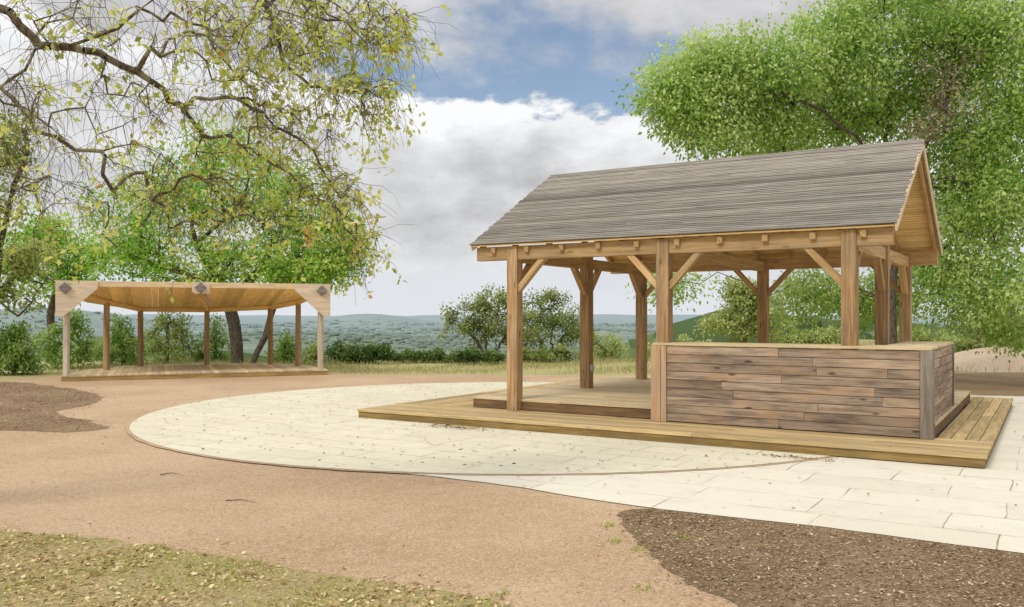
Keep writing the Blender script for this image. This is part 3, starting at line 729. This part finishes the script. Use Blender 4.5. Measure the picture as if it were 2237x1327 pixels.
juniper(470, 712, 30.5, 50, 'cedar shrub just left of the dark trunk behind the shelter', 45, k=36)
juniper(625, 738, 29.5, 45, 'low cedar shrub behind the right half of the shelter', 46, k=32)
juniper(690, 755, 28.5, 30, 'small pale shrub beside the right front post of the shelter', 47, LF_OLIVE, k=22)
def bush(px, py_top, Y, rx, label, seed, leaf, group=None, k=40, L=.1, m=80):
    b = gpt(px, Y); top = at(px, py_top, Y); h = top[2]-b[2]; rxm = rx*Y/F; rng = np.random.default_rng(seed); blobs = []
    for j in range(4):
        ox = (j-1.5)/1.5*rxm*.62
        blobs.append((b+np.array([ox, rng.normal(0, .15), h*rng.uniform(.36, .55)]), (rxm*.42, rxm*.42, h*.42), k/4))
    return tree('shrub', label, 'shrub', [[b, b+np.array([0, 0, h*.2]), b+np.array([0, 0, h*.4])]], blobs, 1, m, min(.3, h*.25), L, .05, leaf, BARKD, seed, group, 5, .35, -.1, 0, .9)
G2 = 'dark shrubs along the brow of the hill'
bush(790, 742, 29, 70, 'rounded dark green shrub right of the shelter on the brow of the hill', 51, LF_DARK, G2, 64)
bush(935, 764, 29.5, 74, 'long low dark shrub between the round shrub and the live oak', 52, LF_DARK, G2, 50)
bush(1045, 764, 28.5, 58, 'low dark shrub at the foot of the spreading live oak', 53, LF_DARK, G2, 40)
bush(1190, 756, 29.8, 72, 'low olive shrub at the foot of the multi-stemmed live oak', 59, LF_LIVE, None, 46)
bush(1325, 715, 36, 40, 'small pale shrub seen between the second and third pavilion posts', 54, LF_LT, None, 30)
bush(2120, 740, 34, 70, 'low olive scrub behind the gravel mound at right', 56, LF_LIVE, None, 56)
bush(2225, 728, 33, 70, 'olive scrub at the right edge behind the gravel mound', 57, LF_OLIVE, None, 56)
bush(2030, 712, 38, 80, 'tall olive scrub just right of the counter behind the big oak', 65, LF_OLIVE, None, 60, .12)
bush(1490, 725, 44, 80, 'pale scrub in the meadow seen under the pavilion roof', 58, LF_LT, None, 44, .13)
bush(1770, 715, 40, 90, 'wide olive scrub in the meadow behind the counter left of its post', 60, LF_OLIVE, None, 56, .12)
def liveoak(px, top, Y, rx, label, seed, leaf, lean=(0,), k=54):
    b = gpt(px, Y); limbs = [[b, b+np.array([0, 0, .25])]]
    for i, l in enumerate(lean):
        limbs.append(spline([b+np.array([0, 0, .2]), at(px+l*.35, 758, Y), at(px+l*.6, 728, Y), at(px+l, 700, Y)], 3, .05, seed+i, False))
    rng = np.random.default_rng(seed); blobs = []
    for j in range(7):
        f = (j-3)/3; blobs.append(B(px+f*rx*.78, top+(770-top)*.46+abs(f)*16+rng.uniform(-14, 14), Y, rx*.38, (770-top)*.38, k/7))
    blobs.append(B(px, top+(758-top)*.18, Y, rx*.55, (758-top)*.17, k/5))
    return tree('live_oak', label, 'tree', limbs, blobs, 1.8, 70, .30, .095, .09, leaf, BARKD, seed, 'live oaks on the meadow edge', 6, .35)
liveoak(1070, 628, 30.5, 100, 'spreading live oak left of the pavilion with crooked leaning trunks', 61, LF_LIVE, (-75, -25, 30, 60))
liveoak(1200, 632, 31.5, 98, 'multi-stemmed live oak seen between the two left pavilion posts', 62, LF_LIVE, (-50, 10, 55))
tree('oak_tree', 'pale green round-headed tree in the distance seen through the pavilion beside the rear middle post', 'tree',
     [bent(gpt(1625, 34), at(1630, 690, 34), 3, .03, 5)], [B(1620, 650, 34, 60, 40, 34), B(1600, 705, 34, 70, 35, 34), B(1680, 690, 34, 60, 50, 26)], 1.2, 90, .45, .14, .12, LF_LT, BARKD, 63, None, 6, .5)
tree('young_tree', 'thin young tree standing alone behind the gravel mound at right', 'tree',
     [bent(gpt(2136, 30), at(2140, 715, 30), 3, .03, 5)], [B(2136, 690, 30, 50, 45, 22), B(2170, 720, 30, 40, 25, 10)], 1, 50, .35, .12, .07, LF_LIVE, BARKD, 64, None, 6, .4)

# overhanging oak, foreground left
rng = np.random.default_rng(77)
tb_ = np.array([-5.6, 6.4, -.05])
limbs = [[tb_, (-5.55, 6.4, 1.2), (-5.4, 6.4, 2.4), (-5.0, 6.3, 3.2)],
         [(-5.0, 6.3, 3.2)]+list(spline([at(-120, -20, 6.2), at(20, 30, 6.2), at(90, 100, 6.3), at(150, 104, 6.3), at(240, 130, 6.4), at(330, 175, 6.5), at(390, 235, 6.6), at(430, 210, 6.6), at(520, 215, 6.7), at(600, 270, 6.8), at(680, 330, 6.9), at(740, 420, 7)], 3, .022, 1, False)),
         spline([at(90, 100, 6.3), at(55, 150, 6.1), at(60, 200, 6), at(95, 260, 6), at(110, 320, 6), at(170, 335, 6)], 3, .018, 2, False),
         spline([at(150, 104, 6.3), at(250, 60, 6.1), at(330, 0, 6), at(420, -60, 6)], 3, .018, 3, False),
         [(-5.0, 6.3, 3.2)]+list(spline([at(-100, -160, 6.6), at(300, -120, 6.8), at(560, -50, 7), at(680, 20, 7.1), at(780, 60, 7.2), at(870, 80, 7.2)], 3, .022, 4, False)),
         spline([at(560, -50, 7), at(600, 60, 7), at(640, 150, 7), at(700, 190, 7), at(800, 200, 7.1)], 3, .022, 5, False),
         spline([at(390, 235, 6.6), at(440, 290, 6.8), at(520, 310, 6.9), at(600, 360, 7), at(700, 440, 7.1), at(780, 490, 7.2)], 3, .022, 6, False),
         [(-5.0, 6.3, 3.2)]+list(spline([at(-120, 150, 7), at(0, 190, 7), at(90, 280, 7), at(200, 330, 7.2), at(290, 310, 7.2), at(380, 360, 7.2)], 3, .022, 7, False)),
         [(-5.0, 6.3, 3.2)]+list(spline([at(-160, 320, 7.6), at(20, 380, 7.6), at(140, 400, 7.6), at(240, 450, 7.6)], 3, .022, 8, False))]
lb = [B(700, 50, 7, 150, 80, 85, .6), B(850, 60, 7.1, 70, 70, 36, .4), B(780, 200, 7.1, 100, 55, 45, .4), B(560, 60, 6.9, 120, 90, 50, .6), B(420, 60, 6.4, 130, 80, 36, .5), B(630, 290, 6.9, 120, 80, 42, .5),
      B(730, 420, 7.1, 80, 70, 36, .4), B(785, 520, 7.2, 40, 50, 20, .3), B(500, 380, 7, 140, 70, 36, .5), B(570, 180, 6.8, 110, 70, 36, .5), B(300, 400, 7.2, 160, 70, 30, .5), B(180, 30, 6.2, 160, 70, 30, .5),
      B(120, 440, 7.3, 120, 80, 22, .5), B(300, 230, 6.6, 150, 90, 28, .5), B(600, 470, 7.1, 110, 40, 18, .4), B(60, 260, 6.4, 70, 120, 20, .5), B(420, 480, 7.2, 120, 50, 16, .5)]
ovr = empty('overhanging_oak', tb_)
tag(ovr, 'foreground oak whose lichen-grey branches hang in from the top left with sparse yellow-green leaves', 'tree')
Cl = clump_pts(lb, 1.1, rng)
P0, P1, R0, R1 = grow([np.array(l) for l in limbs], Cl, .044, rng, .12, .06, .0022, 3, .48)
R0[:3] = .26, .23, .20; R1[:3] = .23, .20, .10
V, Q = frusta(P0-tb_, P1-tb_, R0, R1, 6); npmesh('trunk', V, Q, BARKL, ovr, None, True)
k = 2500; wgt = (P1[:, 0] > -4.6).astype(float); ti = rng.choice(len(P1), k, p=wgt/wgt.sum()); st = P1[ti]
dr = unit(rng.normal(0, 1, (k, 3))+np.array([.25, 0, -.45])); ln = rng.uniform(.08, .50, (k, 1))
segs = []; p = st; rad = .0024
for j in range(4):
    dr = unit(dr+rng.normal(0, .28, (k, 3))+np.array([0, 0, -.30])); nx = p+dr*ln*.3
    segs.append((p, nx, np.full(k, rad), np.full(k, rad*.8))); p = nx; rad *= .8
en = p
V1, Q1 = frusta(np.vstack([s[0] for s in segs])-tb_, np.vstack([s[1] for s in segs])-tb_, np.concatenate([s[2] for s in segs]), np.concatenate([s[3] for s in segs]), 4)
npmesh('twigs', V1, Q1, BARKL, ovr)
def keepf(P):
    px = 1118.5+F*P[:, 0]/P[:, 1]
    return rng.random(len(P)) < np.interp(px, [0, 300, 520, 900], [.30, .42, .62, .9])
ctw = np.vstack([Cl[keepf(Cl)], en[(rng.random(k) < .42)]]); ctw = ctw[keepf(ctw) | (rng.random(len(ctw)) < .28)]
rust = rng.random(len(ctw)) < .07
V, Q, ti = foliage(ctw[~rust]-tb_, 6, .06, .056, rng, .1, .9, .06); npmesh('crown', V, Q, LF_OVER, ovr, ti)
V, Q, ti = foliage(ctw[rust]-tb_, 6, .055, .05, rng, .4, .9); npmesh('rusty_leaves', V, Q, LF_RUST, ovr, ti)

# ---------------------------------------------------------------- ground cover
def flat(name, label, cat, P, z, size, mat, seed, tilt=.25, ratio=(.4, .7)):
    rng = np.random.default_rng(seed); n = len(P); a = rng.uniform(0, 2*np.pi, n)
    d = unit(np.stack([np.cos(a), np.sin(a), rng.normal(0, tilt, n)], -1)); nr = unit(rng.normal(0, tilt, (n, 3))+np.array([0, 0, 1]))
    nr = unit(nr-d*np.sum(nr*d, 1, keepdims=True)); L = size*rng.uniform(.4, 1.5, n)
    V, Q = leaf_quads(np.column_stack([P, np.full(n, z)+rng.uniform(0, .010, n)]), d, nr, L, L*rng.uniform(*ratio, n))
    o = npmesh(name, V, Q, mat, None, np.repeat(np.clip(rng.normal(.5, .26, n), 0, 1), 4)); tag(o, label, cat, None, 'stuff'); return o
def blades(name, label, P, h, w, mat, seed, lean=.35, zf=None):
    rng = np.random.default_rng(seed); n = len(P); d = unit(rng.normal(0, lean, (n, 3))*np.array([1, 1, 0])+np.array([0, 0, 1]))
    nr = rng.normal(0, 1, (n, 3)); nr = unit(nr-d*np.sum(nr*d, 1, keepdims=True)); L = h*rng.uniform(.4, 1.4, n)
    zz = np.zeros(n) if zf is None else zf(P[:, 0], P[:, 1])
    V, Q = leaf_quads(np.column_stack([P, zz]), d, nr, L, np.full(n, w))
    o = npmesh(name, V, Q, mat, None, np.repeat(np.clip(rng.normal(.5, .25, n), 0, 1), 4)); tag(o, label, 'grass', None, 'stuff'); return o
def patch(P, f, ph): return np.sin(P[:, 0]*f+ph)*np.cos(P[:, 1]*f*1.2+ph*2)+.7*np.sin(P[:, 0]*f*2.3-P[:, 1]*f*1.9+ph)
def blur(P, rng, a, b):
    return P+rng.normal(0, a, P.shape)+(rng.random((len(P), 1)) < .18)*rng.normal(0, b, P.shape)
rng = np.random.default_rng(5)
litp = [tuple(p) for p in lit]
P = sample_poly(litp, 90000, rng); P = P[(P[:, 1] > 4.0) & (P[:, 0] > -4.4)]
keep = patch(P, 2.6, .7)+rng.normal(0, .4, len(P)) > .15
blades('grass', 'short yellowing grass on the verge at the lower left', blur(P[keep], rng, .02, .15), .038, .006, GRASSG, 6, .8)
P2 = sample_poly(litp, 80000, rng); P2 = P2[(P2[:, 1] > 4.0) & (P2[:, 0] > -4.4)]; P2 = blur(P2, rng, .06, .25)
P2 = P2[patch(P2, 2.3, 2.2)+rng.normal(0, .7, len(P2)) > -.4]
flat('leaf_litter', 'dry leaves lying over the grass verge at the lower left', 'leaves', P2, .012, .032, DRYLEAF, 7, .45)
mrp = [tuple(p) for p in mr]
def front(P): return P[:, 1] < np.interp(P[:, 0], edge[:, 0], edge[:, 1])-.04
P = sample_poly(mrp, 70000, rng); P = P[(P[:, 1] > 4.0) & (P[:, 0] < 3.6)]; P = blur(P, rng, .05, .22); P = P[front(P)]
flat('wood_chips', 'shredded wood chips on the mulch bed at the lower right', 'mulch', P, .008, .026, CHIPM, 8, .3, (.2, .5))
P = sample_poly([tuple(p) for p in ml], 18000, rng); P = blur(P, rng, .14, .5)
keep = np.hypot(P[:, 0]-CX, P[:, 1]-CY) > CR+.1
flat('wood_chips', 'dark wood chips on the mulch bed at the left', 'mulch', P[keep], .010, .04, CHIPM, 9, .3, (.25, .5))
def loc(P):
    dx = P[:, 0]+2.41; dy = P[:, 1]-13.5; return .85*dx-.527*dy, .527*dx+.85*dy
def offdeck(P):
    a, b = loc(P); return ~((a > -.05) & (a < 8.7) & (b > -.05) & (b < 7.5))
nl = 1500
an = rng.uniform(0, 2*np.pi, nl); rd = CR*np.sqrt(rng.random(nl)); P = np.column_stack([CX+rd*np.cos(an), CY+rd*np.sin(an)]); P = P[offdeck(P)]
ax = np.array([[.85, -.527], [.527, .85]])
pl = np.array([-2.41, 13.5])+ax[0]*2.0+ax[1]*(-.16)
pile = np.vstack([pl+(rng.normal(0, 1, (300, 2))*np.array([.28, .10]))@ax, np.array([3.1, 9.72])+(rng.normal(0, 1, (140, 2))*np.array([.3, .05]))@ax])
a, b = loc(pile); pile = pile[b < -.03]
flat('fallen_leaves', 'scattered dry leaves on the round stone plaza and against the pavilion step', 'leaves', np.vstack([P, pile]), .024, .042, PLAZALEAF, 10, .15)
P = sample_poly([tuple(p) for p in pth], 900, rng); P = P[offdeck(P) & (np.hypot(P[:, 0]-CX, P[:, 1]-CY) > CR+.1)]
flat('fallen_leaves', 'few dry leaves strewn over the stone path at the right', 'leaves', P, .016, .032, PLAZALEAF, 11, .15)
P = sample_poly([tuple(p) for p in gp], 9000, rng); P = P[(P[:, 1] > 4) & (np.hypot(P[:, 0]-CX, P[:, 1]-CY) > CR+.1)]; P = P[offdeck(P)]
keep = front(P) | (P[:, 0] < -1.5)
flat('twig_litter', 'small brown leaf bits scattered over the tan gravel', 'leaves', P[keep], .008, .022, CHIPM, 12, .2, (.3, .6))
wd = np.vstack([at(px, 690, 3040/(py-690))[:2]+rng.normal(0, .035, (26, 2)) for px, py in ((1345, 1185), (1392, 1205), (1330, 1150), (1410, 1290), (1095, 1300), (1500, 1180))])
blades('weeds', 'tiny green weeds sprouting along the edge of the lower right mulch bed', wd, .035, .010, GRASSG, 15, .9)
for (x0, y0, x1, y1), lb_ in (((492, 1096, 560, 1100), 'thin dry twig lying on the tan gravel in front of the plaza'), ((350, 1040, 392, 1037), 'short dry twig lying on the gravel near the rounded end of the plaza')):
    a = at(x0, 690, 3040/(y0-690)); b = at(x1, 690, 3040/(y1-690)); a[2] = b[2] = .010; md = (a+b)/2+np.array([.0, .03, .008])
    q = MB(); q.pole(a-md, (0, 0, 0), .005, .004, 6); q.pole((0, 0, 0), b-md, .004, .002, 6); o = q.build('fallen_twig', BARKD); o.location = tuple(md); tag(o, lb_, 'twig')
mbp = [tuple(p) for p in mbed]; gpp = [tuple(p) for p in gp]
P = np.column_stack([rng.uniform(-13, 13, 40000), rng.uniform(23.4, 33, 40000)])
P = P[~inpoly(P, gpp)]; P = P[~inpoly(P, mbp)]
keep = patch(P, .9, 1.0)+rng.normal(0, .6, len(P)) > -.25
blades('meadow_grass', 'dry straw grass on the brow behind the plaza', P[keep], .15, .012, GRASSM, 13, .4, ground_z)
P = np.column_stack([rng.uniform(9, 34, 14000), rng.uniform(23.4, 52, 14000)]); P = P[~inpoly(P, mbp)]
P = P[np.hypot((P[:, 0]-mo[0])/2.4, (P[:, 1]-mo[1])/1.5) > 1]
blades('meadow_grass', 'greenish meadow grass beyond the gravel mound at right', P, .26, .02, GRASSM, 14, .3, ground_z)

hp = at(962, 690, 900.0); hp[2] = float(ground_z(hp[0], hp[1]))
hs = empty('farmhouse', hp, .4); tag(hs, 'tiny white farmhouse far off in the valley', 'house')
q = MB(); q.box((0, 0, 2.2), (16, 9, 4.4)); m, t = newmat('white_wall'); finish(t, (.72, .70, .66), .8); q.build('wall', m, hs)
q = MB(); q.extrude([(-8.6, -5, 4.4), (-8.6, 5, 4.4), (-8.6, 0, 7.4)], (17.2, 0, 0)); m, t = newmat('pale_roof'); finish(t, (.5, .5, .5), .6); q.build('roof', m, hs)
